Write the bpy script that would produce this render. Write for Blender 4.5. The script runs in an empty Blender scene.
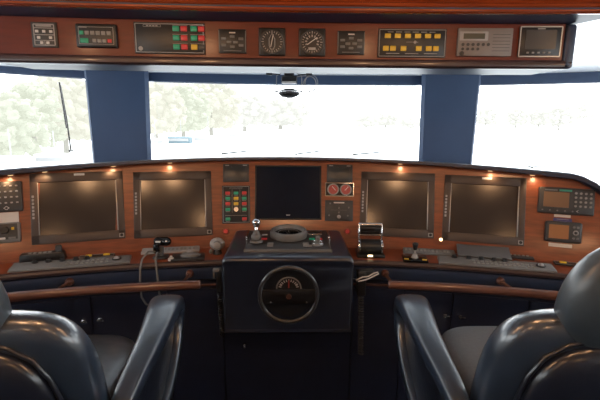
import bpy, bmesh, math, random
from math import radians as R, sin, cos, pi, sqrt, atan
from mathutils import Vector, Matrix
random.seed(7)
scene = bpy.context.scene
COL = scene.collection

# ------------------------------------------------------------------ materials
def mat(name, col, rough=.5, metal=0., coat=0., coat_rough=.1, noise=0., nscale=20., bump=0., bscale=60., spec=.5,
        emit=None, estr=0., stretch=(1, 1, 1), col2=None):
    m = bpy.data.materials.new(name); m.use_nodes = True
    nt = m.node_tree; b = nt.nodes['Principled BSDF']
    b.inputs['Base Color'].default_value = (*col, 1)
    b.inputs['Roughness'].default_value = rough
    b.inputs['Metallic'].default_value = metal
    b.inputs['Coat Weight'].default_value = coat
    b.inputs['Coat Roughness'].default_value = coat_rough
    b.inputs['Specular IOR Level'].default_value = spec
    if emit:
        b.inputs['Emission Color'].default_value = (*emit, 1); b.inputs['Emission Strength'].default_value = estr
    tc = nt.nodes.new('ShaderNodeTexCoord'); mp = nt.nodes.new('ShaderNodeMapping')
    mp.inputs['Scale'].default_value = stretch
    nt.links.new(tc.outputs['Object'], mp.inputs['Vector'])
    n = nt.nodes.new('ShaderNodeTexNoise'); n.inputs['Scale'].default_value = nscale; n.inputs['Detail'].default_value = 4
    nt.links.new(mp.outputs[0], n.inputs['Vector'])
    cr = nt.nodes.new('ShaderNodeValToRGB')
    c2 = col2 or tuple(max(0, c * (1 - noise)) for c in col)
    cr.color_ramp.elements[0].position = .3; cr.color_ramp.elements[1].position = .7
    cr.color_ramp.elements[0].color = (*c2, 1); cr.color_ramp.elements[1].color = (*col, 1)
    nt.links.new(n.outputs['Fac'], cr.inputs['Fac'])
    nt.links.new(cr.outputs['Color'], b.inputs['Base Color'])
    if bump:
        n2 = nt.nodes.new('ShaderNodeTexNoise'); n2.inputs['Scale'].default_value = bscale; n2.inputs['Detail'].default_value = 3
        nt.links.new(tc.outputs['Object'], n2.inputs['Vector'])
        bp = nt.nodes.new('ShaderNodeBump'); bp.inputs['Strength'].default_value = bump; bp.inputs['Distance'].default_value = .01
        nt.links.new(n2.outputs['Fac'], bp.inputs['Height']); nt.links.new(bp.outputs[0], b.inputs['Normal'])
    return m

M = {}
M['wood'] = mat('mahogany', (.25, .056, .018), .35, coat=.35, coat_rough=.12, nscale=9, stretch=(1, 1, 9), col2=(.140, .031, .011))
M['wood_rail'] = mat('rail_wood', (.15, .055, .032), .3, coat=1, coat_rough=.14, nscale=12, stretch=(1, 6, 6), col2=(.09, .033, .02))
M['wood_top'] = mat('cornice_wood', (.33, .060, .014), .22, coat=1, coat_rough=.08, nscale=8, stretch=(.4, 8, 8), col2=(.19, .033, .008))
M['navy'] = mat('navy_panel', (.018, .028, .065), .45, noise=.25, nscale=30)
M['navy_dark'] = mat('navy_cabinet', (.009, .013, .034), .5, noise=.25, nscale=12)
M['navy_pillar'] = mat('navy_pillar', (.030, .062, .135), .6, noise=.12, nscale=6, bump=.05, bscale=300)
M['navy_vinyl'] = mat('navy_vinyl', (.020, .030, .060), .33, coat=.3, coat_rough=.25, noise=.2, bump=.06, bscale=200)
M['pod'] = mat('pod_vinyl', (.017, .022, .040), .3, coat=.8, coat_rough=.14, noise=.15, bump=.05, bscale=160)
M['leather'] = mat('navy_leather', (.019, .033, .060), .36, coat=1, coat_rough=.17, noise=.25, nscale=14, bump=.10, bscale=30, spec=.9)
M['leather_head'] = mat('headrest_leather', (.045, .062, .080), .42, coat=.6, coat_rough=.28, noise=.25, nscale=10, bump=.4, bscale=14)
M['leather_shell'] = mat('shell_leather', (.010, .014, .027), .3, coat=.5, coat_rough=.2, noise=.2, nscale=10, bump=.08, bscale=40)
M['seat_l'] = mat('seat_leather', (.030, .034, .043), .35, coat=1, coat_rough=.2, noise=.2, bump=.15, bscale=30)
M['seat_f'] = mat('seat_fabric', (.13, .145, .165), .9, noise=.15, nscale=90, bump=.2, bscale=300)
M['ceiling'] = mat('ceiling_vinyl_glow', (.84, .89, .93), .3, noise=.04, nscale=3, coat=1, coat_rough=.15, emit=(.85, .93, 1), estr=.25)  # faint white self-glow added to brighten the ceiling strip by the windows
M['ceiling2'] = mat('cabin_ceiling', (.25, .20, .16), .6, noise=.06, nscale=3)
M['wall'] = mat('cabin_wall', (.20, .15, .115), .6, noise=.1, nscale=4)
M['carpet'] = mat('carpet', (.012, .016, .03), .95, noise=.35, nscale=120, bump=.3, bscale=400)
M['black'] = mat('black_plastic', (.012, .012, .013), .4, noise=.2)
M['black_gloss'] = mat('black_gloss', (.006, .007, .009), .12, noise=.2)
M['screen_c'] = mat('dark_display', (.003, .008, .019), .3, noise=.2, spec=.08)
M['bezel'] = mat('grey_bezel', (.062, .040, .031), .45, noise=.1)
M['screen'] = mat('monitor_screen', (.038, .028, .024), .155, noise=.04, nscale=3, spec=.45)
M['bright'] = mat('bevel_metal', (.42, .40, .38), .3, .6, noise=.1)
M['dkgrey'] = mat('dark_grey', (.035, .033, .034), .45, noise=.15)
M['grey'] = mat('grey_plastic', (.15, .145, .14), .5, noise=.12)
M['ltgrey'] = mat('light_grey', (.32, .30, .29), .5, noise=.1)
M['key'] = mat('key_grey', (.23, .215, .20), .5, noise=.1)
M['white'] = mat('white_mark', (.62, .60, .58), .5, noise=.05)
M['cream'] = mat('cream_label', (.60, .52, .46), .6, noise=.05)
M['chrome'] = mat('chrome', (.75, .75, .76), .14, 1., noise=.05)
M['brass'] = mat('brass', (.7, .45, .22), .25, 1., noise=.05)
M['green'] = mat('green_key', (.01, .22, .12), .4, noise=.1, emit=(.02, .5, .25), estr=.10)
M['red'] = mat('red_key', (.42, .025, .03), .4, noise=.1, emit=(.8, .05, .05), estr=.10)
M['amber'] = mat('amber_key', (.60, .36, .03), .4, noise=.1, emit=(1, .6, .05), estr=.08)
M['redgauge'] = mat('red_gauge', (.45, .07, .06), .4, noise=.25, nscale=120)
M['redbtn'] = mat('red_button', (.25, .02, .012), .35, noise=.1)
M['lcd'] = mat('lcd_brown', (.17, .085, .045), .3, noise=.05)
M['lcdg'] = mat('lcd_grey', (.10, .11, .09), .3, noise=.05)
M['teal'] = mat('teal_strip', (.02, .25, .17), .4, noise=.1)
M['purple'] = mat('navy_label', (.045, .035, .13), .5, noise=.1)
M['lamp'] = mat('lamp_glow', (1, .8, .55), .5, noise=.02, emit=(1, .68, .35), estr=3.5)
M['lamp_small'] = mat('lamp_small', (1, .8, .55), .5, noise=.02, emit=(1, .68, .35), estr=1.)
M['led'] = mat('led_glow', (1, .8, .55), .5, noise=.02, emit=(1, .75, .4), estr=3.)
M['dial'] = mat('dial_black', (.02, .02, .022), .25, noise=.1)
M['rope'] = mat('cord_grey', (.14, .13, .12), .6, noise=.2)
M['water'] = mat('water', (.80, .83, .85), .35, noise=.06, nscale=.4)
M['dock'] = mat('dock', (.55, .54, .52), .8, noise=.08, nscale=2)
M['leafA'] = mat('leaf_haze_green', (.055, .055, .045), .9, noise=.25, nscale=1.4, emit=(.95,1,.83), estr=.76)  # pale green emission stands in for bright haze over the foliage
M['leafB'] = mat('leaf_haze_yellow', (.055, .055, .045), .9, noise=.2, nscale=1.2, emit=(1,.99,.85), estr=.80)  # haze put into the leaves as a yellowish glow
M['leafC'] = mat('leaf_haze_far', (.055, .055, .045), .9, noise=.12, nscale=.8, emit=(1,1,.95), estr=.82)  # far crowns: near-white glow imitates distance haze
M['bark_haze'] = mat('bark_haze', (.08, .075, .07), .9, noise=.2, emit=(1, 1, .9), estr=.5)  # trunks get the same painted haze, as emission
M['hull'] = mat('hull_white', (.7, .71, .72), .5, noise=.05)
M['hullb'] = mat('cover_blue', (.09, .13, .15), .7, noise=.1)
M['hullw'] = mat('boat_window_glow', (.10, .105, .11), .3, noise=.1, emit=(1, 1, 1), estr=.4)  # white emission added to wash out windows, masts and jetty posts

def glass():
    m = bpy.data.materials.new('window_glass'); m.use_nodes = True; nt = m.node_tree
    for n in list(nt.nodes): nt.nodes.remove(n)
    o = nt.nodes.new('ShaderNodeOutputMaterial'); mx = nt.nodes.new('ShaderNodeMixShader')
    t = nt.nodes.new('ShaderNodeBsdfTransparent'); g = nt.nodes.new('ShaderNodeBsdfGlossy')
    t.inputs[0].default_value = (.97, .985, .98, 1); g.inputs['Roughness'].default_value = .02
    mx.inputs[0].default_value = .04
    nt.links.new(t.outputs[0], mx.inputs[1]); nt.links.new(g.outputs[0], mx.inputs[2]); nt.links.new(mx.outputs[0], o.inputs[0])
    return m
M['glass'] = glass()

# ------------------------------------------------------------------ mesh helper
class MB:
    def __init__(self): self.bm = bmesh.new()
    def _add(self, tmp, mtx=None):
        if mtx is not None: bmesh.ops.transform(tmp, matrix=mtx, verts=tmp.verts)
        me = bpy.data.meshes.new('t'); tmp.to_mesh(me); tmp.free()
        self.bm.from_mesh(me); bpy.data.meshes.remove(me)
        return self
    def box(self, c, s, bev=0., seg=2, mtx=None, taper=None):
        t = bmesh.new(); bmesh.ops.create_cube(t, size=1)
        for v in t.verts:
            k = 1
            if taper and v.co.z > 0: k = taper
            v.co = Vector((v.co.x * s[0] * k, v.co.y * s[1] * k, v.co.z * s[2]))
        if bev: bmesh.ops.bevel(t, geom=t.edges[:], offset=bev, segments=seg, profile=.5, affect='EDGES')
        bmesh.ops.translate(t, vec=Vector(c), verts=t.verts)
        return self._add(t, mtx)
    def cyl(self, p0, p1, r0, r1=None, seg=20, bev=0.):
        p0 = Vector(p0); p1 = Vector(p1); r1 = r0 if r1 is None else r1
        t = bmesh.new(); d = (p1 - p0).length
        bmesh.ops.create_cone(t, cap_ends=True, segments=seg, radius1=r0, radius2=r1, depth=d)
        if bev:
            e = [e for e in t.edges if all(len(f.verts) > 4 or True for f in e.link_faces) and abs(e.verts[0].co.z - e.verts[1].co.z) < 1e-6]
            bmesh.ops.bevel(t, geom=e, offset=bev, segments=3, profile=.5, affect='EDGES')
        q = Vector((0, 0, 1)).rotation_difference(p1 - p0).to_matrix().to_4x4()
        return self._add(t, Matrix.Translation((p0 + p1) / 2) @ q)
    def sph(self, c, s, u=20, v=12, mtx=None):
        if not hasattr(s, '__len__'): s = (s, s, s)
        t = bmesh.new(); bmesh.ops.create_uvsphere(t, u_segments=u, v_segments=v, radius=1)
        for w in t.verts: w.co = Vector((w.co.x * s[0] + c[0], w.co.y * s[1] + c[1], w.co.z * s[2] + c[2]))
        return self._add(t, mtx)
    def tube(self, pts, r, seg=10, closed=False, flat=None):
        pts = [Vector(p) for p in pts]; n = len(pts); rings = []
        up = Vector((0, 0, 1)); prev = None
        for i, p in enumerate(pts):
            a = pts[(i - 1) % n] if (closed or i > 0) else p
            b = pts[(i + 1) % n] if (closed or i < n - 1) else p
            d = (b - a).normalized()
            if prev is None:
                x = d.cross(up)
                if x.length < .1: x = d.cross(Vector((1, 0, 0)))
            else: x = prev - d * prev.dot(d)
            x.normalize(); prev = x; y = d.cross(x)
            rr = r[i] if hasattr(r, '__len__') else r
            rings.append([self.bm.verts.new(p + x * cos(2 * pi * k / seg) * rr + y * sin(2 * pi * k / seg) * rr * (flat or 1)) for k in range(seg)])
        m = n if closed else n - 1
        for i in range(m):
            A, B = rings[i], rings[(i + 1) % n]
            for k in range(seg): self.bm.faces.new((A[k], A[(k + 1) % seg], B[(k + 1) % seg], B[k]))
        if not closed:
            self.bm.faces.new(rings[0][::-1]); self.bm.faces.new(rings[-1])
        return self
    def ring(self, c, rad, r, axis='z', seg=40, s2=10, sc=(1, 1)):
        pts = []
        for i in range(seg):
            a = 2 * pi * i / seg; u, v = cos(a) * rad * sc[0], sin(a) * rad * sc[1]
            pts.append(Vector(c) + (Vector((u, v, 0)) if axis == 'z' else Vector((u, 0, v))))
        return self.tube(pts, r, s2, closed=True)
    def loft(self, rings, cap=True):
        R_ = [[self.bm.verts.new(p) for p in r] for r in rings]
        n = len(R_[0])
        for A, B in zip(R_, R_[1:]):
            for k in range(n): self.bm.faces.new((A[k], A[(k + 1) % n], B[(k + 1) % n], B[k]))
        if cap: self.bm.faces.new(R_[0][::-1]); self.bm.faces.new(R_[-1])
        return self
    def sweepx(self, xs, prof, closed=True):
        """prof(x) -> list of (y, z); swept along x"""
        rings = [[self.bm.verts.new((x, y, z)) for (y, z) in prof(x)] for x in xs]
        n = len(rings[0]); m = n if closed else n - 1
        for A, B in zip(rings, rings[1:]):
            for k in range(m): self.bm.faces.new((A[k], A[(k + 1) % n], B[(k + 1) % n], B[k]))
        if closed: self.bm.faces.new(rings[0][::-1]); self.bm.faces.new(rings[-1])
        return self
    def quad(self, a, b, c, d): self.bm.faces.new([self.bm.verts.new(p) for p in (a, b, c, d)]); return self
    def build(self, name, m, parent=None, smooth=None, mtx=None, sub=0):
        bmesh.ops.recalc_face_normals(self.bm, faces=self.bm.faces)
        me = bpy.data.meshes.new(name); self.bm.to_mesh(me); self.bm.free()
        me.materials.append(M[m] if isinstance(m, str) else m)
        for p in me.polygons: p.use_smooth = True
        o = bpy.data.objects.new(name, me); COL.objects.link(o)
        if parent is not None: o.parent = parent
        if mtx is not None: o.matrix_local = mtx
        if sub:
            s = o.modifiers.new('s', 'SUBSURF'); s.levels = sub; s.render_levels = sub
        else:
            me.set_sharp_from_angle(angle=R(smooth or 38))
        return o

def tag(o, label=None, cat=None, group=None, kind=None):
    if label: o['label'] = label
    if cat: o['category'] = cat
    if group: o['group'] = group
    if kind: o['kind'] = kind
    return o
def thing(name, mtx, label, cat, group=None):
    o = bpy.data.objects.new(name, None); COL.objects.link(o)
    o.empty_display_size = .02
    o.matrix_world = mtx if isinstance(mtx, Matrix) else Matrix.Translation(mtx)
    return tag(o, label, cat, group)
def lin(a, b, n): return [a + (b - a) * i / (n - 1) for i in range(n)]

# ------------------------------------------------------------------ console curves
Z0 = .92; K = .30
def yb(x): return 2.33 - x * x / 7.2              # foot of the fascia
def yf(x): return 2.12 - x * x / 8                # front edge of the ledge
def fy(x, z): return yb(x) + (z - Z0) * K
def endrop(x): return 3.2 * max(0, abs(x) - 1.43) ** 2
def zlip(x): return 1.400 - .028 * x * x - endrop(x)
def fmat(x, z, off=0.):
    n = Vector((-x / 3.6, -1, K)).normalized(); t = Vector((1, -x / 3.6, 0)).normalized(); u = n.cross(t)
    p = Vector((x, fy(x, z), z)) + n * off
    return Matrix(((t.x, u.x, n.x, p.x), (t.y, u.y, n.y, p.y), (t.z, u.z, n.z, p.z), (0, 0, 0, 1)))
def lmat(x, y, z=Z0, tilt=0., rz=None):
    a = atan(-x / 3.8) if rz is None else rz
    return Matrix.Translation((x, y, z)) @ Matrix.Rotation(a, 4, 'Z') @ Matrix.Rotation(tilt, 4, 'X')
def oy(x): return 1.91 - .035 * x * x             # face of the overhead console
def omat(x, z):
    a = atan(-.07 * x)
    return Matrix.Translation((x, oy(x), z)) @ Matrix.Rotation(a, 4, 'Z') @ Matrix.Rotation(R(90), 4, 'X')

# ------------------------------------------------------------------ the setting
def structure(o): o['kind'] = 'structure'; return o
structure(MB().box((0, .3, -.03), (5.4, 7, .06)).build('floor', 'carpet'))
bw = MB().box((0, -3.2, 1.1), (5.4, .1, 2.3))
structure(bw.build('wall_back', 'wall'))
XS = lin(-2.65, 2.65, 41)
def sill(x): return 1.322 - .045 * x * x
def htop(x): return 1.926 + .007 * x * x
def hbot(x): return 1.868 + (.012 if x < 0 else .005) * x * x
def ywin(x): return 3.25 - max(0, abs(x) - 1.4) * .26
# front wall below the windows, header above
structure(MB().sweepx(XS, lambda x: [(ywin(x), 0), (ywin(x) + .08, 0), (ywin(x) + .08, sill(x) - .03), (ywin(x), sill(x) - .03)]).build('wall_front', 'navy_dark'))
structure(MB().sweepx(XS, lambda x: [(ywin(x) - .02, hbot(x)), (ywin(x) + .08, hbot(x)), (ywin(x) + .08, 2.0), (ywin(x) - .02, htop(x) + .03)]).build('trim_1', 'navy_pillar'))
for s, nm in ((-1, 'left'), (1, 'right')):
    w = MB(); X = 2.62 * s
    w.box((X, .0, .65), (.08, 6.5, 1.3)); w.box((X, .0, 2.03), (.08, 6.5, .26))
    w.box((X, -2.9, 1.6), (.08, .7, .7)); w.box((X, .25, 1.6), (.08, .1, .7)); w.box((X, 2.85, 1.6), (.08, .3, .7)); w.box((X, 1.5, 1.6), (.08, .1, .7))
    structure(w.build('wall_' + nm, 'wall'))
# ceiling over the windows (slopes down to the header) and over the helm
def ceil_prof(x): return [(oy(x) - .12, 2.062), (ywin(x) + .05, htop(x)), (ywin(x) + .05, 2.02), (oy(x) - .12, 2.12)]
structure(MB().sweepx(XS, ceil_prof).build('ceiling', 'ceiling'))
structure(MB().box((0, -.75, 2.19), (5.4, 4.9, .06)).build('ceiling_cabin', 'ceiling2'))
# pillars
for i, s in enumerate((-1, 1)):
    xa, xb = (.978, 1.402) if s < 0 else (.945, 1.352)
    p = MB()
    def ring(z, ins): 
        a, b = xa + ins, xb - ins * .6
        return [Vector((s * a, 3.15, z)), Vector((s * (a + .02), 3.12, z)), Vector((s * (b - .02), 3.08, z)), Vector((s * b, 3.10, z)), Vector((s * (b - .03), 3.32, z)), Vector((s * (a + .07), 3.32, z))]
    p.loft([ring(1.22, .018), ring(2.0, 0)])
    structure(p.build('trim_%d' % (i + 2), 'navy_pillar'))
# window panes with dark frames
def pane(n, x0, x1):
    xs = lin(x0, x1, 12)
    f = MB()
    f.sweepx(xs, lambda x: [(ywin(x) + .01, sill(x) - .03), (ywin(x) + .05, sill(x) - .03), (ywin(x) + .05, sill(x) - .008), (ywin(x) + .01, sill(x) - .008)])
    f.sweepx(xs, lambda x: [(ywin(x) + .01, hbot(x) - .004), (ywin(x) + .05, hbot(x) - .004), (ywin(x) + .05, hbot(x) + .01), (ywin(x) + .01, hbot(x) + .01)])
    w = structure(f.build('window_%d' % n, 'navy'))
    g = MB(); g.sweepx(xs, lambda x: [(ywin(x) + .03, sill(x) - .01), (ywin(x) + .03, hbot(x) + .005)], closed=False)
    g.build('pane', 'glass', w)
pane(1, -2.58, -1.40); pane(2, -.98, .95); pane(3, 1.35, 2.58)
for n, (s, y0, y1) in enumerate(((-1, .3, 1.45), (-1, 1.55, 2.7), (1, .3, 1.45), (1, 1.55, 2.7), (-1, -2.55, .2), (1, -2.55, .2))):
    f = MB()
    for zz in (1.31, 1.67): f.box((2.62 * s, (y0 + y1) / 2, zz), (.03, y1 - y0, .02))
    w = structure(f.build('window_%d' % (n + 4), 'navy'))
    MB().box((2.62 * s, (y0 + y1) / 2, 1.6), (.004, y1 - y0, .62)).build('pane', 'glass', w)

structure(MB().sweepx(XS, lambda x: [(ywin(x) + .08, sill(x) - .06), (ywin(x) + .5, sill(x) - .06), (ywin(x) + .5, sill(x) - .015), (ywin(x) + .08, sill(x))]).build('trim_4', 'hull'))
# ------------------------------------------------------------------ helm console
CX = lin(-1.75, 1.58, 70)
con = thing('helm_console', (0, 2.3, 0), 'long curved mahogany helm console with navy coaming and navy cabinets under the windows', 'console')
Tc = Matrix.Translation((0, -2.3, 0))
def cpart(mb, name, m, **k): 
    o = mb.build(name, m, con, **k); o.matrix_local = Tc; return o
def fprof(x):
    zt = zlip(x) + .012
    n = 8; zz = lin(Z0, zt, n)
    f = [(fy(x, z), z) for z in zz]; b = [(fy(x, z) + .03, z) for z in reversed(zz)]
    return f + b
cpart(MB().sweepx(CX, fprof), 'fascia_board', 'wood')
def lprof(x): return [(yf(x) + .004, Z0 - .03), (yf(x) + .004, Z0 - .004), (yf(x) + .012, Z0), (yb(x) + .02, Z0), (yb(x) + .02, Z0 - .03)]
cpart(MB().sweepx(CX, lprof), 'ledge', 'wood')
def eprof(x):
    y = yf(x); return [(y + .006, Z0 - .001), (y - .008, Z0 - .004), (y - .015, Z0 - .014), (y - .012, Z0 - .026), (y + .01, Z0 - .034)]
cpart(MB().sweepx(CX, eprof), 'edge_trim', mat('edge_varnish', (.05, .030, .030), .35, noise=.2))
def aprof(x):
    y = yf(x); return [(y + .02, Z0 - .030), (y + .000, Z0 - .040), (y - .006, Z0 - .065), (y + .0, Z0 - .10), (y + .03, Z0 - .118), (y + .12, Z0 - .118), (y + .12, Z0 - .030)]
cpart(MB().sweepx(CX, aprof), 'padded_apron', 'navy_vinyl')
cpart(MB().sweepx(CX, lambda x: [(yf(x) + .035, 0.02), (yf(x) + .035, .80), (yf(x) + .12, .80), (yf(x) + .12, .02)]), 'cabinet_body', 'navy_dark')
cpart(MB().sweepx(CX, lambda x: [(yf(x) + .022, .772), (yf(x) + .022, .781), (yf(x) + .037, .781), (yf(x) + .037, .772)]), 'rub_strip', 'wood_rail')
def kprof(x):
    zb = zlip(x); d = fy(x, zb); dr = endrop(x)
    t = .018 + .006 * x * x
    return [(d + .02, zb), (d - .045, zb - .002), (d - .054, zb + .004), (d - .052, zb + t * .8), (d - .04, zb + t), (ywin(x) - .01, sill(x) - dr), (ywin(x) - .01, sill(x) - .06 - dr), (d + .08, zb - .05 - .1 * min(1, abs(x)))]
cpart(MB().sweepx(CX, kprof), 'coaming', 'navy_vinyl')
# rounded right end
ep = MB(); x = 1.58
ep.loft([[Vector((x, yf(x), .0)), Vector((x, yf(x), .9)), Vector((x, yb(x), .93)), Vector((x, fy(x, 1.33), 1.30)), Vector((x, 2.9, 1.25)), Vector((x, 2.9, 0))],
         [Vector((x + .03, yf(x) + .02, .0)), Vector((x + .03, yf(x) + .02, .88)), Vector((x + .03, yb(x) + .02, .9)), Vector((x + .03, fy(x, 1.30), 1.27)), Vector((x + .03, 2.9, 1.23)), Vector((x + .03, 2.9, 0))]])
cpart(ep, 'end_panel', 'navy')
# cabinet doors with latches
lat = {(-.98): (-1.015, -.942), (.85): (.814, .889)}
edges = [-1.7, -1.35, -.98, -.62, -.34, .34, .6, .85, 1.2, 1.55]
for a, b in zip(edges, edges[1:]):
    d = MB(); g = .004
    d.sweepx(lin(a + g, b - g, 6), lambda x: [(yf(x) + .024, .10), (yf(x) + .024, .752), (yf(x) + .036, .752), (yf(x) + .036, .10)])
    o = cpart(d, 'cabinet_door', 'navy_dark')
    for lx in (-1.015, -.942, .814, .889):
        if a < lx < b:
            l = MB(); y = yf(lx) + .024 - 2.3 + 2.3
            l.cyl((lx, y, .635), (lx, y - .012, .635), .011, seg=16); l.box((lx + .006, y - .018, .634), (.034, .01, .012), .003)
            l.build('latch', 'chrome', o)
l = MB(); l.box((-.23, 2.105, .445), (.012, .03, .02), .003); cpart(l, 'small_catch', 'chrome')
# under-lip downlights (parts of the console)
for x in (-1.39, -1.25, -.94, -.655, .63, 1.09, 1.285):
    q = MB(); z = zlip(x); q.cyl((x, fy(x, z) - .018, z - .006), (x, fy(x, z) - .018, z - .001), .012, seg=16)
    cpart(q, 'downlight', 'lamp_small')
    ld = bpy.data.lights.new('downlight_beam', 'SPOT'); ld.energy = .6; ld.color = (1, .60, .30); ld.shadow_soft_size = .01; ld.spot_size = R(110); ld.spot_blend = 1
    lo = bpy.data.objects.new('downlight_beam', ld); COL.objects.link(lo); lo.location = (x, fy(x, z) - .060, z - .008); lo.rotation_euler = (R(30), 0, atan(-x / 3.6))

# ------------------------------------------------------------------ monitors
def monitor(x, z, w, h, label, plate):
    t = thing('monitor', fmat(x, z), label, 'monitor', 'console monitors')
    b = MB(); fw = .031
    th = .016; zc = .004
    b.box((0, h / 2 - fw * .75, zc), (w, fw * 1.5, th), .003); b.box((0, -h / 2 + fw * .75, zc), (w, fw * 1.5, th), .003)
    b.box((-w / 2 + fw / 2 + .003, 0, zc), (fw + .006, h - .004, th), .003); b.box((w / 2 - fw / 2 - .001, 0, zc), (fw + .002, h - .004, th), .003)
    b.build('bezel', 'bezel', t)
    MB().box((0, 0, .0), (w - .06, h - .086, .008)).build('screen', 'screen', t)
    for s in (-1, 1): MB().box((s * (w / 2 - fw - .0045), 0, .009), (.0045, h - .094, .006), .001).build('screen_edge', 'bright', t)
    for i in range(7):
        yy = -.045 + i * .018
        MB().box((-w / 2 + .013, yy, .0125), (.010, .012, .004), .001).build('button', 'ltgrey', t)
    MB().cyl((w / 2 - .018, -h / 2 + .019, .01), (w / 2 - .018, -h / 2 + .019, .016), .008).build('power_knob', 'black', t)
    p = MB(); p.box((w / 2 - .018, -h / 2 + .019, .0123), (.024, .022, .002)); p.build('knob_plate', 'ltgrey', t)
    if plate:
        MB().box((.01, h / 2 - .012, .013), (.05, .011, .003), .001).build('brand_plate', 'white', t)
    return t
monitor(-1.098, 1.166, .440, .364, 'blank brown monitor at the left end of the console, bezel plate above', 1)
monitor(-.634, 1.160, .415, .362, 'blank brown monitor between the left outer monitor and green-red alarm panel', 0)
monitor(.610, 1.160, .405, .362, 'blank brown monitor right behind the chrome throttle levers', 0)
monitor(1.055, 1.155, .412, .362, 'blank brown monitor beside the two small radios at right end, bezel plate above', 1)

# centre display
t = thing('display', fmat(0, 1.214), 'large black unlit display in the middle of the console behind the compass', 'display')
b = MB(); w, h = .378, .312
for s in (-1, 1): b.box((s * (w / 2 - .004), 0, .004), (.008, h, .012), .002); b.box((0, s * (h / 2 - .004), .004), (w, .008, .012), .002)
b.build('frame', 'black', t)
MB().box((0, 0, .002), (w - .014, h - .014, .008)).build('screen', 'screen_c', t)
MB().box((0, -h / 2 + .027, .0065), (.022, .004, .001)).build('brand_mark', 'white', t)
# small displays
for x, lab in ((-.297, 'small dark display above the green-red alarm panel, left of the large black display'), (.294, 'small dark display above the pair of red dials, right of the large black display')):
    t = thing('small_display', fmat(x, 1.322), lab, 'display', 'small dark displays')
    b = MB(); b.box((0, 0, .003), (.146, .104, .014), .004); b.build('casing', 'dkgrey', t)
    MB().box((0, -.004, .0105), (.112, .076, .002), .0005).build('screen', mat('dim_lcd', (.03, .034, .036), .3, noise=.1), t)
    for s in (-1, 1): MB().box((s * .05, .043, .0105), (.022, .004, .002)).build('button', 'ltgrey', t)

def frame_outline(mb, w, h, t=.0015, z=.008, y=0, x=0):
    for s in (-1, 1):
        mb.box((x + s * w / 2, y, z), (t, h, .0012)); mb.box((x, y + s * h / 2, z), (w, t, .0012))
# alarm panel on fascia
t = thing('alarm_panel', fmat(-.294, 1.150), 'upright black alarm panel with red, green and amber keys beside the large black display', 'panel')
MB().box((0, 0, .002), (.156, .214, .010), .002).build('face_plate', 'black', t)
o = MB(); frame_outline(o, .144, .202, .002); frame_outline(o, .07, .006, .001, y=.092); o.box((0, -.062, .008), (.12, .0015, .001)); o.box((-.022, .02, .008), (.0012, .13, .001)); o.box((.022, .02, .008), (.0012, .13, .001)); o.build('markings', 'ltgrey', t)
for r in range(5):
    for c, xx in enumerate((-.046, 0, .046)):
        if c == 1 and r == 4: continue
        cc = {0: ('red', 'green', 'red', 'green', 'green'), 1: ('green', 'amber', 'amber', 'black'), 2: ('red', 'green', 'red', 'green', 'red')}[c][r]
        yy = (.064, .034, .004, -.028, -.082)[r]
        if c == 1 and r == 3:
            k = MB(); k.cyl((0, yy, .007), (0, yy, .020), .013); k.build('knob', 'chrome', t); continue
        MB().box((xx, yy, .009), (.026, .017, .005), .0015).build('key', cc, t)
        q = MB(); q.box((xx, yy - .0125, .0075), (.022, .002, .001)); q.build('key_caption', 'ltgrey', t)
# pair of red dials
t = thing('twin_gauge', fmat(.292, 1.233), 'chrome framed pair of round red dials beside the large black display', 'gauge')
b = MB(); b.box((0, 0, .001), (.162, .078, .010), .003); b.build('face_plate', 'black', t)
o = MB(); frame_outline(o, .158, .074, .004); o.build('chrome_frame', 'chrome', t)
for s in (-1, 1):
    g = MB(); g.cyl((s * .036, 0, .005), (s * .036, 0, .010), .029, seg=32).build('dial_face', 'redgauge', t) 
    MB().ring((s * .036, 0, .010), .030, .0035).build('bezel_ring', 'ltgrey', t)
    n = MB(); n.box((0, 0, 0), (.003, .03, .001), mtx=Matrix.Translation((s * .036 + .004, .006, .0115)) @ Matrix.Rotation(-.7 * s, 4, 'Z')); n.build('needle', 'white', t)
# control panel under the dials
t = thing('control_unit', fmat(.288, 1.118), 'dark panel with a small white knob and faint marks below the red dials', 'panel')
MB().box((0, 0, .002), (.158, .118, .008), .002).build('face_plate', 'dkgrey', t)
MB().box((0, .045, .0065), (.06, .007, .001)).build('title_bar', 'cream', t)
for (xx, yy) in ((-.05, .04), (0, .015), (.055, .018), (0, -.01), (-.055, -.028), (.05, -.028)):
    MB().cyl((xx, yy, .006), (xx, yy, .010), .005, seg=12).build('button', 'grey', t)
MB().cyl((0, -.036, .006), (0, -.036, .018), .011, .009).build('knob', 'ltgrey', t)
o = MB(); o.box((0, .003, .0065), (.09, .0012, .001)); o.box((0, .003, .0065), (.0012, .05, .001)); o.build('markings', 'grey', t)
# red push buttons
for x, lab in ((-.348, 'small red push button below the alarm panel, left of the helm pod'), (.335, 'small red push button below the dark control panel, right of the helm pod')):
    t = thing('push_button', fmat(x, 1.006), lab, 'button', 'red push buttons')
    MB().cyl((0, 0, 0), (0, 0, .010), .018, .016).build('collar', 'redbtn', t)
    MB().cyl((0, 0, .009), (0, 0, .020), .011, .010).build('cap', 'red', t)

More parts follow.
